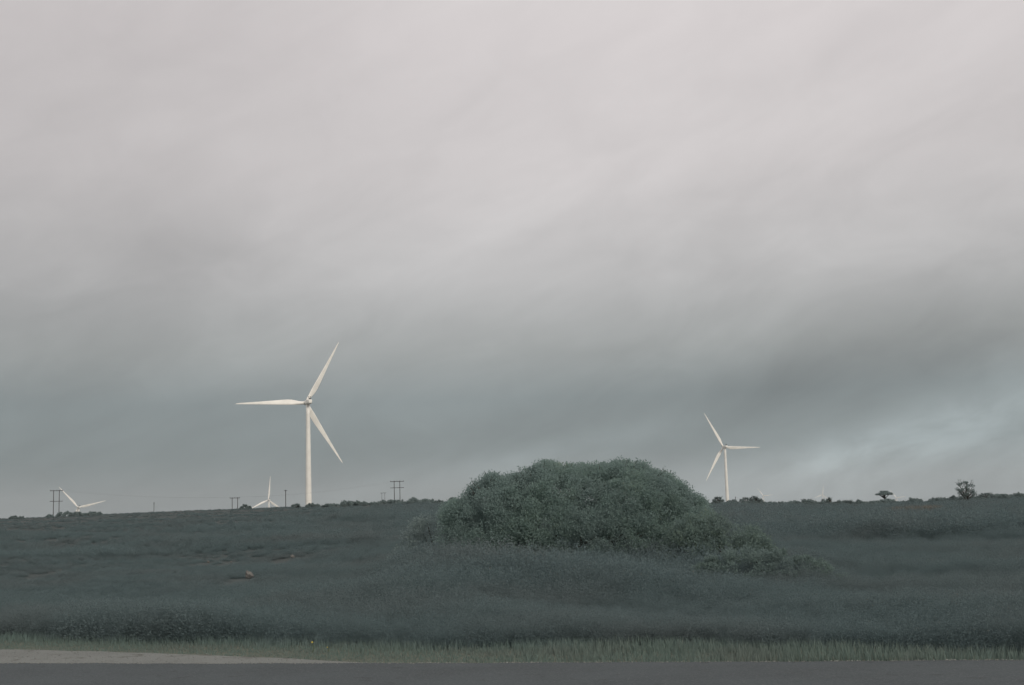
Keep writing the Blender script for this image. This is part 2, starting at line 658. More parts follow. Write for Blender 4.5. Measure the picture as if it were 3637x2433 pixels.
for q in range(90):                              # ragged shoots standing out of the crown
    X = rng.uniform(ox[3], ox[-4])
    L = rng.uniform(.12, .34)
    b0 = np.array([X - bx, rng.uniform(-.9, .6), np.interp(X, ox, oz) - bz - rng.uniform(.12, .25)])
    b0[2] *= 1 - .05 * abs(b0[1])
    d_ = unit(np.array([[(X - bx) * .22 + rng.normal(0, .35), rng.normal(0, .3), 1.0]]))[0]
    mb.tube([tuple(b0), tuple(b0 + d_ * L * .6 + rng.normal(0, .01, 3)), tuple(b0 + d_ * L)], [.009, .006, .003], 4)
    k = int(8 + L * 30)
    C = b0 + d_ * (L * rng.uniform(.25, 1.05, k))[:, None] + rng.normal(0, .028, (k, 3))
    v_, t_ = leaves(C, unit(rng.normal(0, 1, (k, 3))), .055, .03, np.full(k, .5), .4)
    sv.append(v_)
    st.append(t_)
tw = mb.build('twigs', M['bark'], bush, True)
tw['kind'] = 'stuff'
for q in range(12):
    tgt = np.abs(P1[rng.integers(len(P1))]) * np.array([rng.choice([-.8, .8]), .25, .7])
    p0 = Vector((rng.uniform(-1.2, 1.2), rng.uniform(.1, .8), -.05))
    p3 = Vector(tgt)
    p1 = p0 + (p3 - p0) * .35 + Vector((0, 0, .2))
    p2 = p0 + (p3 - p0) * .7 + Vector((0, 0, .12))
    MB().tube([p0, p1, p2, p3], [.07, .055, .035, .012], 6).build('trunk', M['bark'], bush, True)
leaf_object('crown', np.vstack([va, vb, vc] + sv), np.concatenate([ta, tb, tc_] + st), M['bush'], bush)

# the low scrambling bush spilling down on its right, and one on its left
def mound(name, label, cx, top, wpx, d, mat, puffs=90, per=150, leaf=.08, depth=1.0, tilt=0.0, hue=.4):
    p = at(cx, top, d)
    z0 = float(ground_z(p.x, p.y))
    w = wpx / F * d
    h = max(p.z - z0, .3)
    t = thing(name, label, 'bush', (p.x, p.y, z0))
    u = rng.uniform(-1, 1, puffs)
    th = rng.uniform(0, math.pi, puffs)
    e = np.sqrt(np.clip(1 - u * u, .05, 1))
    X = u * w / 2
    Y = -np.cos(th) * e * w * .35 * depth
    Z = np.maximum(h * e ** .8 * np.sin(th) ** .6 * rng.uniform(.8, 1.0, puffs) - tilt * X, .02)
    rr = h * rng.uniform(.10, .20, puffs)
    v, tn = puff_leaves(np.column_stack([X, Y, np.maximum(Z - rr * .6, .05)]), rr, per, leaf * .8, hue=np.clip(rng.normal(hue, .2, puffs), 0, 1))
    leaf_object('crown', v, tn, mat, t)
    b = MB()
    for q in range(6):
        k = rng.integers(puffs)
        b.tube([(0, 0, -.05), (X[k] * .5, Y[k] * .5, Z[k] * .5), (X[k] * .9, Y[k] * .9, Z[k] * .85)],
               [.04, .03, .01], 5)
    b.build('stem', M['bark'], t, True)
    return t


mound('spreading_bush', 'low brighter green bush spilling downhill right of the huge central bush', 2560, 1812, 420, 33, M['green'], 130, 170, .075, 1.0, .22, .5)
mound('spreading_bush', 'low leafy bush at the left foot of the huge central bush', 1560, 1800, 330, 37, M['shrub'], 90, 130, .075, 1.0, -.1, .4)

mound('spreading_bush', 'low green bush on the slope below the brighter bush right of centre', 2740, 1935, 560, 29, M['green'], 120, 170, .06, .8, .12, .35)

# ------------------------------------------------------------------ shrubs along the skyline
def skyline_shrub(px, top, wpx, label, kind='round', d=None, name='shrub', base=None, leafsize=.17):
    d = d or DC - 8
    p = at(px, top, d)
    z0 = float(ground_z(p.x, p.y)) if base is None else base
    w = wpx * (1.35 if px > 2480 and kind == 'round' else 1.15) / F * d
    h = max(p.z - z0, .6)
    t = thing(name, label, 'tree' if 'tree' in name else 'shrub', (p.x, p.y, z0), 0.0, None)
    b = MB()
    if kind == 'round':
        n = int(22 + w * 8)
        u = rng.uniform(-.95, .95, n)
        th = rng.uniform(.1, math.pi - .1, n)
        e = np.sqrt(1 - u * u)
        X, Y = u * w / 2, -np.cos(th) * e * w * .4
        Z = h * (e * np.sin(th)) ** .7 * rng.uniform(.3, 1.0, n) ** .45
        rr = rng.uniform(.16, .28, n) * min(w, h * 1.6) * .6
        P = np.column_stack([X * .88, Y, np.maximum(Z - rr * .8, .1)])
        v, tn = puff_leaves(P, rr, 70, leafsize)
        for q in range(3):
            b.tube([(0, 0, -.1), (X[q] * .5, Y[q] * .5, Z[q] * .6)], [.07, .03], 5)
    elif kind == 'feather':                     # loose airy crown with gaps and bare shoots
        n = int(24 + w * 9)
        P, rr = [], []
        for q in range(n):
            a = rng.uniform(-1, 1)
            f = rng.uniform(.05, 1.0) ** .85
            P.append((a * w / 2 * (.8 + .2 * math.sin(3 * f)), rng.uniform(-.3, .3) * w, h * f * (1 - .3 * a * a)))
            rr.append(rng.uniform(.08, .16) * w * (1.35 - .75 * f))
        P, rr = np.array(P), np.array(rr)
        P[:, 2] = np.minimum(P[:, 2], h - rr)
        v, tn = puff_leaves(P, rr, 80, leafsize * .8, .5, .4)
        for q in range(n):
            b.tube([(0, 0, -.1), (P[q, 0] * .45, P[q, 1] * .45, P[q, 2] * .55), tuple(P[q])], [.07, .045, .015], 4)
        ex_v, ex_t = [v], [tn]
        for q in range(7):                       # bare ended shoots
            a = rng.uniform(-1, 1)
            p0_ = np.array([a * w * .32, 0, h * .7])
            p1_ = np.array([a * w * .5, rng.uniform(-.1, .1) * w, h * rng.uniform(.88, 1.06)])
            b.tube([tuple(p0_), tuple(p1_)], [.035, .02], 4)
            k_ = 16
            C_ = p0_ + (p1_ - p0_) * rng.uniform(.2, 1.0, k_)[:, None] + rng.normal(0, .09, (k_, 3))
            v_, t_ = leaves(C_, unit(rng.normal(0, 1, (k_, 3))), leafsize * .7, leafsize * .35, np.full(k_, .4), .4)
            ex_v.append(v_)
            ex_t.append(t_)
        v, tn = np.vstack(ex_v), np.concatenate(ex_t)
    else:                                       # umbrella: flat tiers on a short trunk
        P, rr = [], []
        for lvl, (zz, ww) in enumerate(((.72, 1.0), (.78, .9), (.90, .52))):
            for q in range(int(20 * ww)):
                a, f = rng.uniform(0, 6.28), math.sqrt(rng.uniform(0, 1))
                P.append((math.cos(a) * f * w / 2 * ww, math.sin(a) * f * w / 2 * ww, h * zz))
                rr.append(w * .10)
        P, rr = np.array(P), np.array(rr)
        v, tn = puff_leaves(P, rr, 60, leafsize * .9, .6, .3, .55)
        b.tube([(0, 0, -.1), (.05, 0, h * .4), (0, 0, h * .7)], [.16, .12, .09], 7)
        for q in range(0, len(P), 3):
            b.tube([(0, 0, h * .4), (P[q, 0] * .6, P[q, 1] * .6, h * .62), tuple(P[q])], [.07, .05, .02], 4)
    leaf_object('crown', v, tn, M['shrub'], t)
    b.build('trunk' if 'tree' in name else 'stem', M['bark'], t, True)
    return t


SHRUBS = [
    (176, 1833, 24, 'tiny shrub left of the double pole at the far left end of the hill', 'round'),
    (248, 1811, 84, 'long low domed shrub below the far left turbine, beside the leftmost double pole', 'round'),
    (322, 1815, 56, 'domed shrub just right of the far left turbine hub', 'round'),
    (352, 1818, 18, 'small squarish shrub closing the clump right of the far left turbine', 'round'),
    (867, 1789, 26, 'small round shrub left of the turbine that sinks behind the hill', 'round'),
    (886, 1796, 14, 'tiny shrub touching the lower left blade of the sunken turbine', 'round'),
    (1050, 1787, 32, 'rounded shrub just left of the tallest turbine tower base', 'round'),
    (1104, 1785, 34, 'rounded shrub covering the right foot of the tallest turbine tower', 'round'),
    (1126, 1789, 22, 'low shrub next right after the one at the tallest tower foot', 'round'),
    (1180, 1788, 44, 'low flat shrub on the bare crest right of the tallest turbine', 'round'),
    (1246, 1778, 34, 'peaked shrub halfway between the tallest turbine and the smaller double pole', 'round'),
    (1273, 1779, 26, 'shrub right against the peaked shrub midway along the crest', 'round'),
    (1325, 1780, 30, 'low shrub left of the smaller double pole', 'round'),
    (1358, 1774, 38, 'shrub at the foot of the smaller double pole', 'round'),
    (1387, 1771, 30, 'shrub between the smaller and the larger double poles', 'round'),
    (1422, 1773, 40, 'shrub under the right leg of the larger double pole', 'round'),
    (1466, 1767, 46, 'tall domed shrub first right of the larger double pole', 'round'),
    (1514, 1769, 44, 'domed shrub second right of the larger double pole', 'round'),
    (1560, 1774, 34, 'low shrub third right of the larger double pole', 'round'),
    (1606, 1764, 34, 'flat topped shrub left of where the huge bush starts', 'round'),
    (1640, 1766, 34, 'shrub half behind the left edge of the huge bush', 'round'),
    (2492, 1766, 34, 'shrub half behind the right edge of the huge bush', 'round'),
    (2550, 1764, 34, 'airy shrub left of the right hand turbine tower', 'feather'),
    (2600, 1781, 52, 'low shrub covering the foot of the right hand turbine tower', 'round'),
    (2648, 1766, 36, 'feathery shrub leaning left, right of the right hand turbine', 'feather'),
    (2676, 1761, 34, 'tallest feathery shrub right of the right hand turbine', 'feather'),
    (2697, 1770, 22, 'small feathery shrub below a very distant turbine', 'feather'),
    (2722, 1779, 42, 'low round shrub under the nearest of the very distant turbines', 'round'),
    (2768, 1781, 38, 'neat dome shaped shrub alone in a dip of the right skyline', 'round'),
    (2815, 1775, 58, 'broad domed shrub right of the neat dome shrub', 'round'),
    (2866, 1772, 36, 'ragged shrub with a tuft on its left, right of the broad dome', 'feather'),
    (2888, 1777, 24, 'ragged shrub left of the faintest distant turbine', 'feather'),
    (2920, 1780, 34, 'low shrub directly below the faintest distant turbine', 'round'),
    (2945, 1767, 16, 'slim upright shrub right of the faintest distant turbine', 'feather'),
    (2990, 1778, 40, 'loose shrub in the middle of the right skyline', 'feather'),
    (3014, 1776, 24, 'small upright shrub in the middle of the right skyline', 'feather'),
    (3065, 1779, 44, 'low round shrub left of the umbrella shaped tree', 'round'),
    (3108, 1777, 34, 'shrub against the left foot of the umbrella shaped tree', 'round'),
    (3145, 1769, 66, 'wide mound shaped shrub beneath the umbrella shaped tree', 'round'),
    (3205, 1780, 50, 'low shrub right of the umbrella shaped tree', 'round'),
    (3260, 1779, 56, 'long low shrub in the dip left of the lone small shrub', 'round'),
    (3308, 1775, 18, 'lone small shrub peeping over the right skyline', 'round'),
    (3355, 1768, 26, 'round shrub left of the tall spiky tree', 'round'),
    (3390, 1765, 34, 'shrub at the left foot of the tall spiky tree', 'round'),
    (3468, 1761, 40, 'shrub at the right foot of the tall spiky tree', 'round'),
    (3500, 1750, 40, 'leafy shrub near the right edge beyond the tall spiky tree', 'feather'),
    (3560, 1752, 60, 'rounded shrub near the right edge of the picture', 'round'),
    (3618, 1748, 60, 'last shrub at the right edge of the picture', 'round'),
    (60, 1834, 50, 'low shrub left of all others near the left edge of the picture', 'round'),
]
for row in SHRUBS:
    skyline_shrub(*row)


def scrub_line(x0, x1, step, label):
    """the unbroken low scrub between the shrubs that stand out"""
    vs_, ts_ = [], []
    for px in np.arange(x0, x1, step):
        px = float(px + rng.uniform(-12, 12))
        d = DC - rng.uniform(4, 18)
        y0 = float(np.interp(px, [p[0] for p in SKY_PX], [p[1] for p in SKY_PX]))
        p = at(px, y0 - rng.uniform(6, 25), d)
        z0 = float(ground_z(p.x, p.y))
        h, w = max(p.z - z0, .5), rng.uniform(26, 62) / F * d
        n = int(22 + w * 8)
        u, th = rng.uniform(-.95, .95, n), rng.uniform(.1, math.pi - .1, n)
        e = np.sqrt(1 - u * u)
        rr = rng.uniform(.16, .28, n) * min(w, h * 1.6) * .6
        Z = h * (e * np.sin(th)) ** .7 * rng.uniform(.3, 1.0, n) ** .45
        P = np.column_stack([p.x + u * w * .44, p.y - np.cos(th) * e * w * .4, z0 + np.maximum(Z - rr * .8, .1)])
        v, tn = puff_leaves(P, rr, 60, .16)
        vs_.append(v)
        ts_.append(tn)
    tag(leaf_object('skyline_scrub', np.vstack(vs_), np.concatenate(ts_), M['shrub']), label, 'scrub', None, 'stuff')


scrub_line(2505, 3660, 26, 'low unbroken dark scrub along the right skyline')
scrub_line(1165, 1650, 34, 'low unbroken dark scrub on the crest left of the huge bush')
skyline_shrub(3140, 1741, 50, 'small umbrella shaped tree with flat tiers on the right skyline', 'umbrella', DC - 5, 'umbrella_tree')
skyline_shrub(3426, 1706, 56, 'tall spiky loose tree standing highest on the right skyline', 'feather', DC - 20, 'spiky_tree', leafsize=.2)

# ------------------------------------------------------------------ wind turbines
def blade_mesh(Rr, mat):
    stations = [(0.028, 1.9, 1.9, 0, .5), (.06, 1.9, 1.85, 2, .5), (.10, 2.1, 1.6, 8, .46), (.15, 2.75, 1.15, 13, .38), (.20, 3.25, .85, 13, .33),
                (.26, 3.3, .68, 11, .31), (.36, 2.95, .52, 8, .30), (.50, 2.35, .38, 5, .30), (.65, 1.75, .27, 3, .30),
                (.80, 1.2, .17, 1, .30), (.92, .78, .10, 0, .30), (.98, .45, .06, 0, .32), (1.0, .10, .03, 0, .4)]
    k = Rr / 46.0
    mb = MB()
    rings = []
    N = 16
    for f, ch, th, tw, ax in stations:
        blend = min(max((f - .06) / .12, 0), 1)
        ring = []
        for q in range(N):
            a = 2 * math.pi * q / N
            cx, cy = .5 + .5 * math.cos(a), .5 * math.sin(a)
            # airfoil thickness: thick ahead, sharp behind
            t = cx
            air = (2.6 * (.2969 * math.sqrt(max(t, 0)) - .126 * t - .3516 * t * t + .2843 * t ** 3 - .1015 * t ** 4))
            ya = (1 if math.sin(a) >= 0 else -1) * air * (.5 / .26) * .52
            y = cy * (1 - blend) + ya * blend
            X = (cx - ax) * ch * 1.1 * k
            Y = y * th * k
            c, s = math.cos(R(tw)), math.sin(R(tw))
            ring.append((f * Rr, X * c - Y * s, X * s + Y * c - .8 * k * f * f))
        rings.append(ring)
    mb.loft(rings)
    return mb


_blade_cache = {}


def turbine(px, py, d, Rr, spin, yaw, label, ground_base=None, detail=True):
    hub = at(px, py, d)
    v = ray(px, py)
    view = math.atan2(v[0], v[1])                 # azimuth of the line of sight
    axis_az = view - yaw                          # rotor looks away from the viewer and to the left
    z0 = ground_base if ground_base is not None else float(ground_z(hub.x, hub.y))
    k = Rr / 46.0
    ax = Vector((math.sin(axis_az), math.cos(axis_az), 0))
    base = hub - ax * (5.0 * k)
    hh = hub.z - z0
    t = thing('wind_turbine', label, 'wind turbine', (base.x, base.y, z0), -axis_az, 'wind turbines on the plain')
    # local frame: +Y is the rotor axis, +X to its right
    seg = 40 if detail else 16
    mb = MB()
    zs = np.linspace(0, 1, 13)
    mb.loft([[(r * math.cos(2 * math.pi * q / seg), r * math.sin(2 * math.pi * q / seg), z) for q in range(seg)]
             for z, r in ((f * (hh - 1.35 * k), (2.2 - .95 * f) * k) for f in zs)])
    tw = mb.build('tower', M['white'], t, True)
    if detail:
        for f in (.25, .5, .75):
            fl = MB()
            r = (2.2 - .95 * f) * k + .025
            z = f * (hh - 1.35 * k)
            fl.loft([[(r * math.cos(2 * math.pi * q / seg), r * math.sin(2 * math.pi * q / seg), z + dz) for q in range(seg)]
                     for dz in (-.12, .12)])
            fl.build('flange', M['white'], tw, True)
        dr = MB()
        dr.box((0, -2.2 * k - .02, 2.0), (1.0, .14, 2.2))
        dr.build('door', M['steel'], tw)
    # nacelle: rounded box drawn along the axis
    mb = MB()
    rings = []
    for y, s in ((-6.4, .55), (-6.1, .82), (-5.2, .96), (-3, 1.0), (1.2, 1.0), (2.6, .92), (3.3, .72)):
        ring = []
        for q in range(24):
            a = 2 * math.pi * q / 24
            c, sn = math.cos(a), math.sin(a)
            e = .42
            ring.append((math.copysign(abs(c) ** e, c) * 1.45 * s * k, y * k,
                         hh + math.copysign(abs(sn) ** e, sn) * 1.45 * s * k))
        rings.append(ring)
    mb.loft(rings)
    nac = mb.build('nacelle', M['white'], t, True)
    mb = MB()
    for xx in (-.6, .6):
        mb.tube([(xx * k, -4.9 * k, hh + 1.3 * k), (xx * k, -4.9 * k, hh + 3.0 * k)], .12 * k, 6)
        mb.box((xx * k, -4.9 * k, hh + 3.0 * k), (.5 * k, .5 * k, .5 * k))
    mb.box((0, -4.9 * k, hh + 1.8 * k), (1.4 * k, .7 * k, .9 * k))
    mb.build('wind_sensor', M['dark'], nac)
    # hub with rounded spinner on the far side
    mb = MB()
    mb.loft([[(r * k * math.cos(2 * math.pi * q / 24), y * k, hh + r * k * math.sin(2 * math.pi * q / 24)) for q in range(24)]
             for y, r in ((3.3, 1.1), (3.6, 1.4), (4.4, 1.6), (5.6, 1.55), (6.4, 1.25), (6.9, .8), (7.1, .25))])
    mb.build('hub', M['white'], t, True)
    key = (round(Rr, 1))
    for b in range(3):
        a = R(spin + 120 * b) - ROLL
        if key not in _blade_cache:
            o = blade_mesh(Rr, None).build('blade', M['white'], t, True)
            _blade_cache[key] = o.data
        else:
            o = link(bpy.data.objects.new('blade', _blade_cache[key]), t)
        # local X out along the blade, local Y = trailing side, local Z = towards the viewer
        X = Vector((math.cos(a), 0, math.sin(a)))
        Z = Vector((0, -1, 0))
        Y = Z.cross(X)
        Y = -Y                                     # trailing edge on the right hand looking outwards
        Zc = X.cross(Y)
        mtx = Matrix((X, Y, Zc)).transposed().to_4x4()
        mtx.translation = Vector((0, 5.0 * k, hh))
        o.matrix_local = mtx
    return t


turbine(1087, 1431, 842, 45.5, 63.0, R(14), 'tallest nearest white wind turbine standing left of centre')
turbine(2569, 1588, 1520, 45.0, 0.5, R(21), 'white wind turbine standing right of the huge bush')
turbine(953, 1776, 2560, 46.0, 87.0, R(12), 'small distant turbine left of the tallest one with its tower sunk behind the hill', detail=False)
turbine(277, 1802, 2250, 46.0, 14.5, R(14), 'distant turbine at the far left showing two blades in a V above the hill', detail=False)
turbine(2711, 1761, 6000, 46.0, 128.0, R(14), 'very distant faint turbine just right of the feathery shrubs', detail=False)
turbine(2921, 1757, 6400, 46.0, 82.0, R(14), 'faintest distant turbine over the middle of the right skyline', detail=False)
turbine(3184, 1768, 6100, 46.0, 130.0, R(14), 'very distant faint turbine peeping out right of the umbrella shaped tree', detail=False)

# ------------------------------------------------------------------ double poles and masts
def double_pole(pl, pr_, top, arm, d, label, second=None, base=-4.0):
    a, b = at(pl, top, d), at(pr_, top, d)
    c = (a + b) / 2
    half = (b - a).length / 2
    rz = math.atan2(b.y - a.y, b.x - a.x)
    z0 = float(ground_z(c.x, c.y))
    hh = c.z - z0
    t = thing('power_pole', label, 'power pole', (c.x, c.y, z0), rz, 'double wooden power poles')
    for s in (-1, 1):
        MB().tube([(s * half, 0, -.2), (s * half, 0, hh + .35)], [.20, .15], 8).build('pole', M['wood'], t, True)
    w = (arm[1] - arm[0]) / F * d
    off = ((arm[0] + arm[1]) / 2 - (pl + pr_) / 2) / F * d
    MB().box((off, 0, hh), (w, .22, .26)).build('crossarm', M['wood'], t)
    for q in (-.47, 0, .47):
        MB().tube([(off + q * w, 0, hh + .14), (off + q * w, 0, hh + .3), (off + q * w, 0, hh + .5)], [.05, .13, .04], 8).build('insulator', M['steel'], t, True)
    if second:
        h2 = hh - (second - top) / F * d
        MB().box((off, 0, h2), (w, .2, .24)).build('crossarm', M['wood'], t)
    return t, [Vector((c.x, c.y, 0)) + Matrix.Rotation(rz, 3, 'Z') @ Vector((off + q * w, 0, 0)) + Vector((0, 0, c.z + .5)) for q in (-.47, 0, .47)]


pa, wa = double_pole(190.7, 210.8, 1743, (180, 221), 690, 'dark double wooden pole at the far left edge of the hill with two crossarms', 1778)
pb, wb = double_pole(824.7, 844, 1769, (817, 851), 690, 'short double wooden pole left of the sunken turbine')
pc, wc = double_pole(1356, 1366.5, 1751, (1352, 1371), 1250, 'smaller double wooden pole on the crest left of its larger twin')
pd, wd_ = double_pole(1399.8, 1419.8, 1710, (1386, 1434), 660, 'larger double wooden pole on the crest with two crossarms', 1732)


def mast(px, top, d, label, arm=0.0, r=.14):
    p = at(px, top, d)
    z0 = float(ground_z(p.x, p.y))
    t = thing('pole', label, 'pole', (p.x, p.y, z0))
    MB().tube([(0, 0, -.2), (0, 0, p.z - z0)], [r * 1.2, r], 8).build('shaft', M['wood'], t, True)
    MB().box((0, 0, p.z - z0 - .4), (max(arm, .5), .2, .22)).build('crossarm', M['wood'], t)
    return t


mast(1014.5, 1740, 640, 'single thin dark pole left of the tallest turbine tower', 1.6, .16)
mast(547, 1784, 690, 'lone thin pole on the bare crest between the two left turbines', .5, .13)
mast(2612, 1764, 700, 'thin dark pole right of the right hand turbine tower', .4, .14)


def wire(p, q, sag, label):
    mb = MB()
    pts = []
    for i in range(25):
        f = i / 24
        c = p.lerp(q, f)
        c.z -= sag * 4 * f * (1 - f)
        pts.append(c)
    mb.tube([c - p for c in pts], .008, 4)
    return tag(mb.build('power_line', M['steel'], None, True, p), label, 'power line', 'conductors strung between the double poles')


for i, side in enumerate(('left', 'middle', 'right')):
    wire(wa[i], wb[i], 1.6, 'faint wire from the far left double pole to the short double pole, %s of three' % side)
    wire(wb[i], wd_[i], 1.8, 'faint wire from the short double pole to the larger double pole, %s of three' % side)

# ------------------------------------------------------------------ stones and flowers on the slope
def stone(px, py, wpx, hpx, label, seed):
    p = ground_hit(px, py)
    d = math.hypot(p.x, p.y)
    w, h = wpx / F * d, hpx / F * d
    import bmesh
    bm = bmesh.new()
    bmesh.ops.create_icosphere(bm, subdivisions=3, radius=1)
    r2 = np.random.default_rng(seed)
    ph = r2.uniform(0, 6, 6)
    for v in bm.verts:
        c = v.co
        f = 1 + .16 * math.sin(2.3 * c.x + ph[0]) * math.cos(2.9 * c.y + ph[1]) + .1 * math.sin(5 * c.z + ph[2] + 3 * c.x) + .06 * math.sin(9 * c.x + 7 * c.y + ph[3])
        v.co = Vector((c.x * w / 2 * f, c.y * w * .4 * f, (c.z * .85 + .55) * h * f * (1 - .25 * c.x)))
    me = bpy.data.meshes.new('stone')
    bm.to_mesh(me)
    bm.free()
    me.materials.append(M['rock'])
    o = link(bpy.data.objects.new('stone', me))
    o.location = p + Vector((0, 0, h * .25))
    return tag(o, label, 'stone', 'stones on the slope')


STONES = [(888, 2056, 30, 15, 'pale brown lump of rock alone on the dark slope, largest of the stones', 1),
          (740, 2001, 9, 5, 'small dull stone on the slope up left of the pale rock', 2),
          (821, 2001, 7, 4, 'tiny stone directly above the pale rock', 3),
          (217, 2032, 9, 5, 'small brownish stone on the slope at far left', 4),
          (1039, 1984, 14, 7, 'dull reddish stone on the slope up right of the pale rock', 5)]
STONE_P = []
for s in STONES:
    STONE_P.append(stone(*s).location.copy())


def flower(px, py, size, label):
    p = at(px, py, 18.6)
    z0 = .012
    t = thing('yellow_flower', label, 'flower', (p.x, p.y, z0), 0, 'yellow flowers at the verge')
    hh = p.z - z0
    MB().tube([(0, 0, -.02), (.02, .01, hh * .5), (0, 0, hh)], [.006, .005, .004], 5).build('stem', M['stem'], t, True)
    for q in range(6):
        a = q / 6 * 6.283
        c, s = math.cos(a), math.sin(a)
        mb = MB()
        mb.v = [(0, -.1 * size, hh), (c * size * .6 - s * size * .3, -.2 * size, hh + s * size * .6 + c * size * .3), (c * size, .1 * size, hh + s * size),
                (c * size * .6 + s * size * .3, -.2 * size, hh + s * size * .6 - c * size * .3),
                (c * size * .5, .15 * size, hh + s * size * .5)]
        mb.f = [(0, 1, 2, 3), (0, 4, 1), (1, 4, 2), (2, 4, 3), (3, 4, 0)]
        mb.build('petal', M['petal'], t)
    return t


flower(1109, 2281, .015, 'bright yellow flower at the dark upper edge of the verge')
flower(1163, 2299, .009, 'smaller yellow flower low right of the bright yellow one')

def beyond_road(X, Y):
    """distance beyond the road edge along the edge normal"""
    out = np.empty(len(X))
    for c in range(0, len(X), 4000):
        xs, ys = X[c:c + 4000, None], Y[c:c + 4000, None]
        j = np.argmin((xs - exs[None, ::4]) ** 2 + (ys - eys[None, ::4]) ** 2, 1) * 4
        out[c:c + 4000] = -((X[c:c + 4000] - exs[j]) * nx[j] + (Y[c:c + 4000] - eys[j]) * ny[j])
    return out


# ------------------------------------------------------------------ grass on the verge (stuff)
def on_strip(n, o0, o1, s0=None, s1=None):
    i = rng.integers(0, len(S), n)
    off = rng.uniform(o0, o1, n)
    return exs[i] + nx[i] * off + rng.normal(0, .08, n), eys[i] + ny[i] * off + rng.normal(0, .08, n), off


mask_w = (exs > -17) & (exs < 13) & (eys > 5)
ids = np.where(mask_w)[0]


def blades(X, Y, Z, hgt, wid, tint, lean=.35):
    n = len(X)
    a = rng.uniform(0, 2 * math.pi, n)
    dx, dy = np.cos(a), np.sin(a)
    la = rng.uniform(0, 2 * math.pi, n)
    lm = rng.uniform(.1, 1, n) * lean
    lx, ly = np.cos(la) * lm * hgt, np.sin(la) * lm * hgt
    v = np.empty((n, 5, 3))
    B = np.column_stack([X, Y, Z])
    s = np.column_stack([dx, dy, np.zeros(n)]) * wid[:, None] * .5
    mid = B + np.column_stack([lx * .35, ly * .35, hgt * .55])
    v[:, 0] = B - s
    v[:, 1] = B + s
    v[:, 2] = mid + s * .75
    v[:, 3] = mid - s * .75
    v[:, 4] = B + np.column_stack([lx, ly, hgt * rng.uniform(.85, 1, n)])
    base = np.arange(n) * 5
    quad = base[:, None] + np.array([0, 1, 2, 3])
    tr = base[:, None] + np.array([3, 2, 4])
    idx = np.concatenate([quad, tr], 1).ravel()
    sizes = np.tile([4, 3], n)
    return v.reshape(-1, 3), sizes, idx, np.repeat(tint, 5)


NG_ = 330000
X = rng.uniform(-13, 13, NG_)
Y = rng.uniform(8, 23, NG_)
off = beyond_road(X, Y)
jag = .05 * np.sin(X * 5.1) + .03 * np.sin(X * 13.7)
keep = (off > jag * .6) & (Y < verge_top(X) + .3 + .3 * np.sin(X * 2.1) + jag) & (np.abs(X) < Y * .55 + 1.5) & (Y > tar_edge(X) + .03 + jag * .5)
X, Y, off = X[keep], Y[keep], -off[keep]
NG_ = len(X)
patch = .5 + .25 * np.sin(X * 1.7 + 2 * np.sin(Y * .9)) + .25 * np.sin(X * .63 + Y * 1.1)
hg = rng.uniform(.025, .10, NG_) * (.6 + .8 * patch) * np.clip(.45 + -off * .35, .4, 1.5)
v, sz_, idx, tn = blades(X, Y, np.maximum(ground_z(X, Y), .01), hg, rng.uniform(.007, .014, NG_), np.clip(rng.beta(2, 2.8, NG_) * .7 + (patch - .5) * .35 + (rng.uniform(0, 1, NG_) > .965) * .4, 0, 1))
tag(np_mesh('verge_grass', v, sz_, idx, M['grass'], None, False, tn), 'short green and straw coloured grass along the road edge', 'grass', None, 'stuff')

# ------------------------------------------------------------------ heath covering the slope (stuff)
def scatter(n, d0, d1, half_az, power=1.0):
    a = rng.uniform(-half_az, half_az, n)
    u = rng.uniform(0, 1, n)
    d = d0 * (d1 / d0) ** (u ** power)
    return np.sin(a) * d, np.cos(a) * d, d


def pxx(X, Y):
    return X / Y * F + W / 2


def tuft_source(seed, n=340, lf=.12):
    """one low heath plant about a metre wide and high, to be scaled down"""
    global rng
    keep, rng = rng, np.random.default_rng(seed)
    q = unit(rng.normal(0, 1, (n, 3)))
    q[:, 2] = np.abs(q[:, 2]) * 1.0
    rad_ = rng.uniform(.15, 1.0, n) ** .6
    lob = 1 + .3 * np.sin(np.arctan2(q[:, 1], q[:, 0]) * 3 + seed)
    C = q * (rad_ * lob)[:, None] * np.array([.5, .5, .9]) + np.array([0, 0, .03])
    L = lf * rng.uniform(.6, 1.5, n)
    v, tn = leaves(C, q, L, L * rng.uniform(.3, .6, n), np.clip(rng.beta(2, 3, n) + (rng.uniform(0, 1, n) > .985) * .5, 0, 1), .6)
    rng = keep
    me_o = leaf_object('heath_plant', v, tn, M['heath'])
    COL.objects.unlink(me_o)
    return me_o


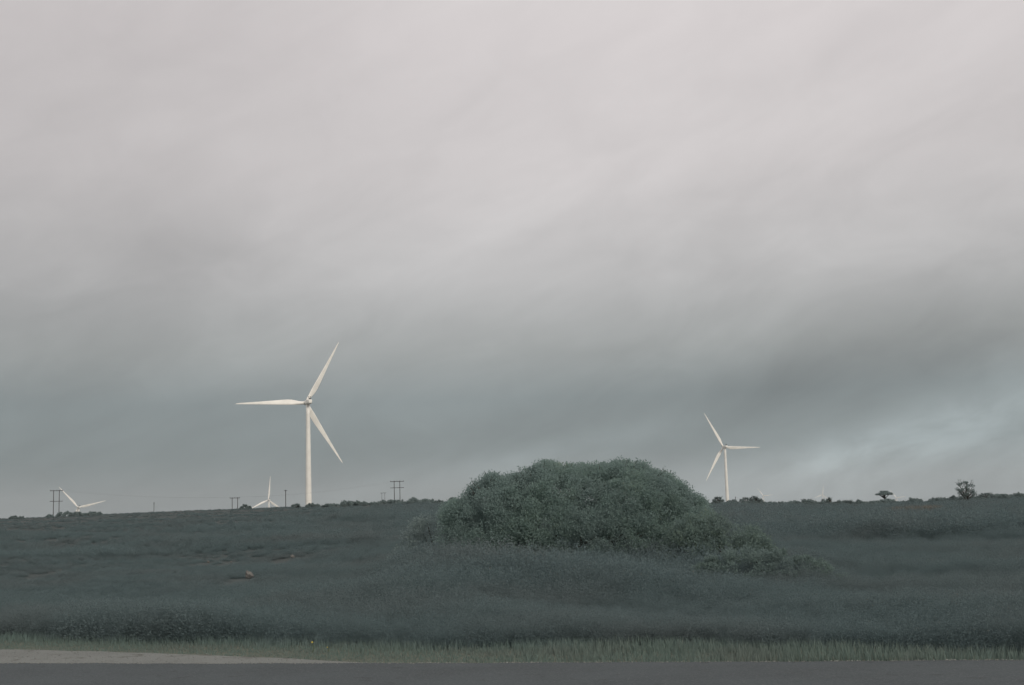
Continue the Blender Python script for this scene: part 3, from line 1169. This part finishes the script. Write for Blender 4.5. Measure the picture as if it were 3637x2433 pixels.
def scatter_group(tufts):
    gn = bpy.data.node_groups.new('heath_scatter', 'GeometryNodeTree')
    gn.interface.new_socket('Geometry', in_out='INPUT', socket_type='NodeSocketGeometry')
    gn.interface.new_socket('Geometry', in_out='OUTPUT', socket_type='NodeSocketGeometry')
    gi, go = gn.nodes.new('NodeGroupInput'), gn.nodes.new('NodeGroupOutput')
    join = gn.nodes.new('GeometryNodeJoinGeometry')
    for o in tufts:
        info = gn.nodes.new('GeometryNodeObjectInfo')
        info.inputs['Object'].default_value = o
        info.inputs['As Instance'].default_value = True
        gn.links.new(info.outputs['Geometry'], join.inputs[0])
    iop = gn.nodes.new('GeometryNodeInstanceOnPoints')
    iop.inputs['Pick Instance'].default_value = True
    gn.links.new(gi.outputs[0], iop.inputs['Points'])
    gn.links.new(join.outputs[0], iop.inputs['Instance'])
    for nm, typ, sock in (('pick', 'INT', 'Instance Index'), ('turn', 'FLOAT_VECTOR', 'Rotation'), ('size', 'FLOAT_VECTOR', 'Scale')):
        na_ = gn.nodes.new('GeometryNodeInputNamedAttribute')
        na_.data_type = typ
        na_.inputs['Name'].default_value = nm
        gn.links.new([q for q in na_.outputs if q.enabled][0], iop.inputs[sock])
    gn.links.new(iop.outputs[0], go.inputs[0])
    return gn


NVAR = 6
GN_NEAR = scatter_group([tuft_source(100 + q, 2600, .036) for q in range(NVAR)])
GN_FAR = scatter_group([tuft_source(200 + q, 900, .062) for q in range(NVAR)])


def heath(name, n, d0, d1, hmin, hmax, label, gn):
    X, Y, d = scatter(n, d0, d1, R(27))
    wob = .5 * np.sin(X * 1.3) + .35 * np.sin(X * 2.9 + 1)
    keep = Y > verge_top(X) + .25 * wob
    for sp in STONE_P:
        keep &= (np.abs(X - sp.x) > .45) | (Y - sp.y > .4) | (Y - sp.y < -4.0)
    X, Y, d = X[keep], Y[keep], d[keep]
    n = len(X)
    q = pxx(X, Y)
    open_ = np.clip((1500 - q) / 700, 0, 1)                # the left of the slope is closely cropped
    patch = .5 + .3 * np.sin(X * .35 + 1.7 * np.sin(Y * .13)) * np.cos(Y * .09 + 1) + .2 * np.sin(X * 1.1 + Y * .7)
    Hh = rng.uniform(hmin, hmax, n) * (.6 + .8 * patch)
    Hh *= 1 - .6 * open_ * np.clip((d - 22) / 14, 0, 1)
    crop = np.clip((1180 - q) / 120, 0, 1)                 # short on the bare left crest, scrubby on the right
    Hh *= 1 - .74 * crop * np.clip((d - 120) / 90, 0, 1)
    Hh *= 1 - (.56 - .22 * np.sin(X * .9) * np.sin(X * .31 + 2)) * (1 - crop) * np.clip((d - 150) / 60, 0, 1)
    foot = np.clip((q - 1250) / 200, 0, 1) * np.clip((3000 - q) / 200, 0, 1) * np.clip((d - 23) / 3, 0, 1) * np.clip((38 - d) / 4, 0, 1)
    Hh *= 1 + .75 * foot                                   # ranker growth round the foot of the bushes
    Hh = np.maximum(Hh, .15)
    wd = np.maximum(Hh, .34) * rng.uniform(1.1, 1.9, n) * (1 + .5 * np.clip((d - 60) / 100, 0, 1))
    me = bpy.data.meshes.new(name)
    me.vertices.add(n)
    me.vertices.foreach_set('co', np.column_stack([X, Y, ground_z(X, Y) - .02]).astype(np.float32).ravel())
    a = me.attributes.new('pick', 'INT', 'POINT')
    a.data.foreach_set('value', rng.integers(0, NVAR, n).astype(np.int32))
    a = me.attributes.new('turn', 'FLOAT_VECTOR', 'POINT')
    a.data.foreach_set('vector', np.column_stack([rng.normal(0, .12, n), rng.normal(0, .12, n), rng.uniform(0, 6.28, n)]).astype(np.float32).ravel())
    a = me.attributes.new('size', 'FLOAT_VECTOR', 'POINT')
    a.data.foreach_set('vector', np.column_stack([wd, wd, Hh]).astype(np.float32).ravel())
    me.materials.append(M['heath'])
    o = link(bpy.data.objects.new(name, me))
    md = o.modifiers.new('scatter', 'NODES')
    md.node_group = gn
    return tag(o, label, 'heath', None, 'stuff')


heath('heath', 24000, 16, 64, .22, .5, 'dark grey green heath covering the near slope', GN_NEAR)
heath('heath', 26000, 58, 246, .40, .9, 'dark heath covering the far slope up to the crest', GN_FAR)

# tall grasses where verge meets heath
NT = 30000
X = rng.uniform(-13, 13, NT)
Y = verge_top(X) + rng.normal(.05, .35, NT)
clump = (np.sin(X * 2.3 + np.sin(X * .7) * 2) > -.3) | (rng.uniform(0, 1, NT) > .6)
X, Y = X[clump], Y[clump]
v, sz_, idx, tn = blades(X, Y, ground_z(X, Y), rng.uniform(.07, .20, len(X)), rng.uniform(.004, .008, len(X)), np.clip(rng.beta(2, 4, len(X)), 0, 1), .45)
tag(np_mesh('tall_grass', v, sz_, idx, M['green'], None, False, tn), 'tall dark grass between the verge and the heath', 'grass', None, 'stuff')

# loose crumbs of stone along the pull-off and the tar edge
X = rng.uniform(-11, 9, 9000)
Y = np.where(rng.uniform(0, 1, 9000) < .5, tar_edge(X) + rng.normal(.04, .06, 9000), rng.uniform(14.5, 20, 9000))
kp = (beyond_road(X, Y) < .10) & (Y > tar_edge(X) - .10)
kp |= np.abs(Y - tar_edge(X)) < .07
X, Y = X[kp], Y[kp]
r_ = rng.uniform(.004, .016, len(X))
zt = np.where(Y < tar_edge(X), .047, .024)
oc = np.array([(1, 0, 0), (0, 1, 0), (-1, 0, 0), (0, -1, 0), (0, 0, .8), (0, 0, -.5)])
fc = np.array([(0, 1, 4), (1, 2, 4), (2, 3, 4), (3, 0, 4), (1, 0, 5), (2, 1, 5), (3, 2, 5), (0, 3, 5)])
v = (oc[None] * r_[:, None, None] * rng.uniform(.6, 1.3, (len(X), 6, 1))) + np.column_stack([X, Y, zt])[:, None]
idx = (np.arange(len(X))[:, None, None] * 6 + fc[None]).ravel()
tag(np_mesh('loose_gravel', v.reshape(-1, 3), np.full(len(X) * 8, 3), idx, M['gravel']), 'loose pale gravel crumbs along the road edge', 'gravel', None, 'stuff')

# a line of dry straw on the right of the slope
p0, p1 = ground_hit(3172, 1838), ground_hit(3330, 1832)
f = rng.uniform(0, 1, 1800)
f = f[(np.sin(f * 23) > -.4)]
X = p0.x + (p1.x - p0.x) * f + rng.normal(0, .3, len(f))
Y = p0.y + (p1.y - p0.y) * f + rng.normal(0, .5, len(f))
v, sz_, idx, tn = blades(X, Y, ground_z(X, Y) + .45, rng.uniform(.3, .6, len(f)), rng.uniform(.02, .04, len(f)), rng.uniform(0, 1, len(f)), .5)
tag(np_mesh('dry_grass', v, sz_, idx, M['straw'], None, False, tn), 'thin line of pale dry grass on the slope at right', 'grass', None, 'stuff')

# ------------------------------------------------------------------ haze
HZ = 8000.0
hb = MB()
hb.box((0, 0, (200 - 6) / 2), (2 * HZ, 2 * HZ, 206))
m, gm = material('haze_air')
vol = gm.n('ShaderNodeVolumePrincipled')
vol.inputs['Color'].default_value = (.86, .89, .91, 1)
vol.inputs['Density'].default_value = 6e-5
out = gm.n('ShaderNodeOutputMaterial')
gm.t.links.new(vol.outputs[0], out.inputs['Volume'])
haze = hb.build('haze', m)
tag(haze, 'thin damp haze over the plain', 'haze', None, 'stuff')
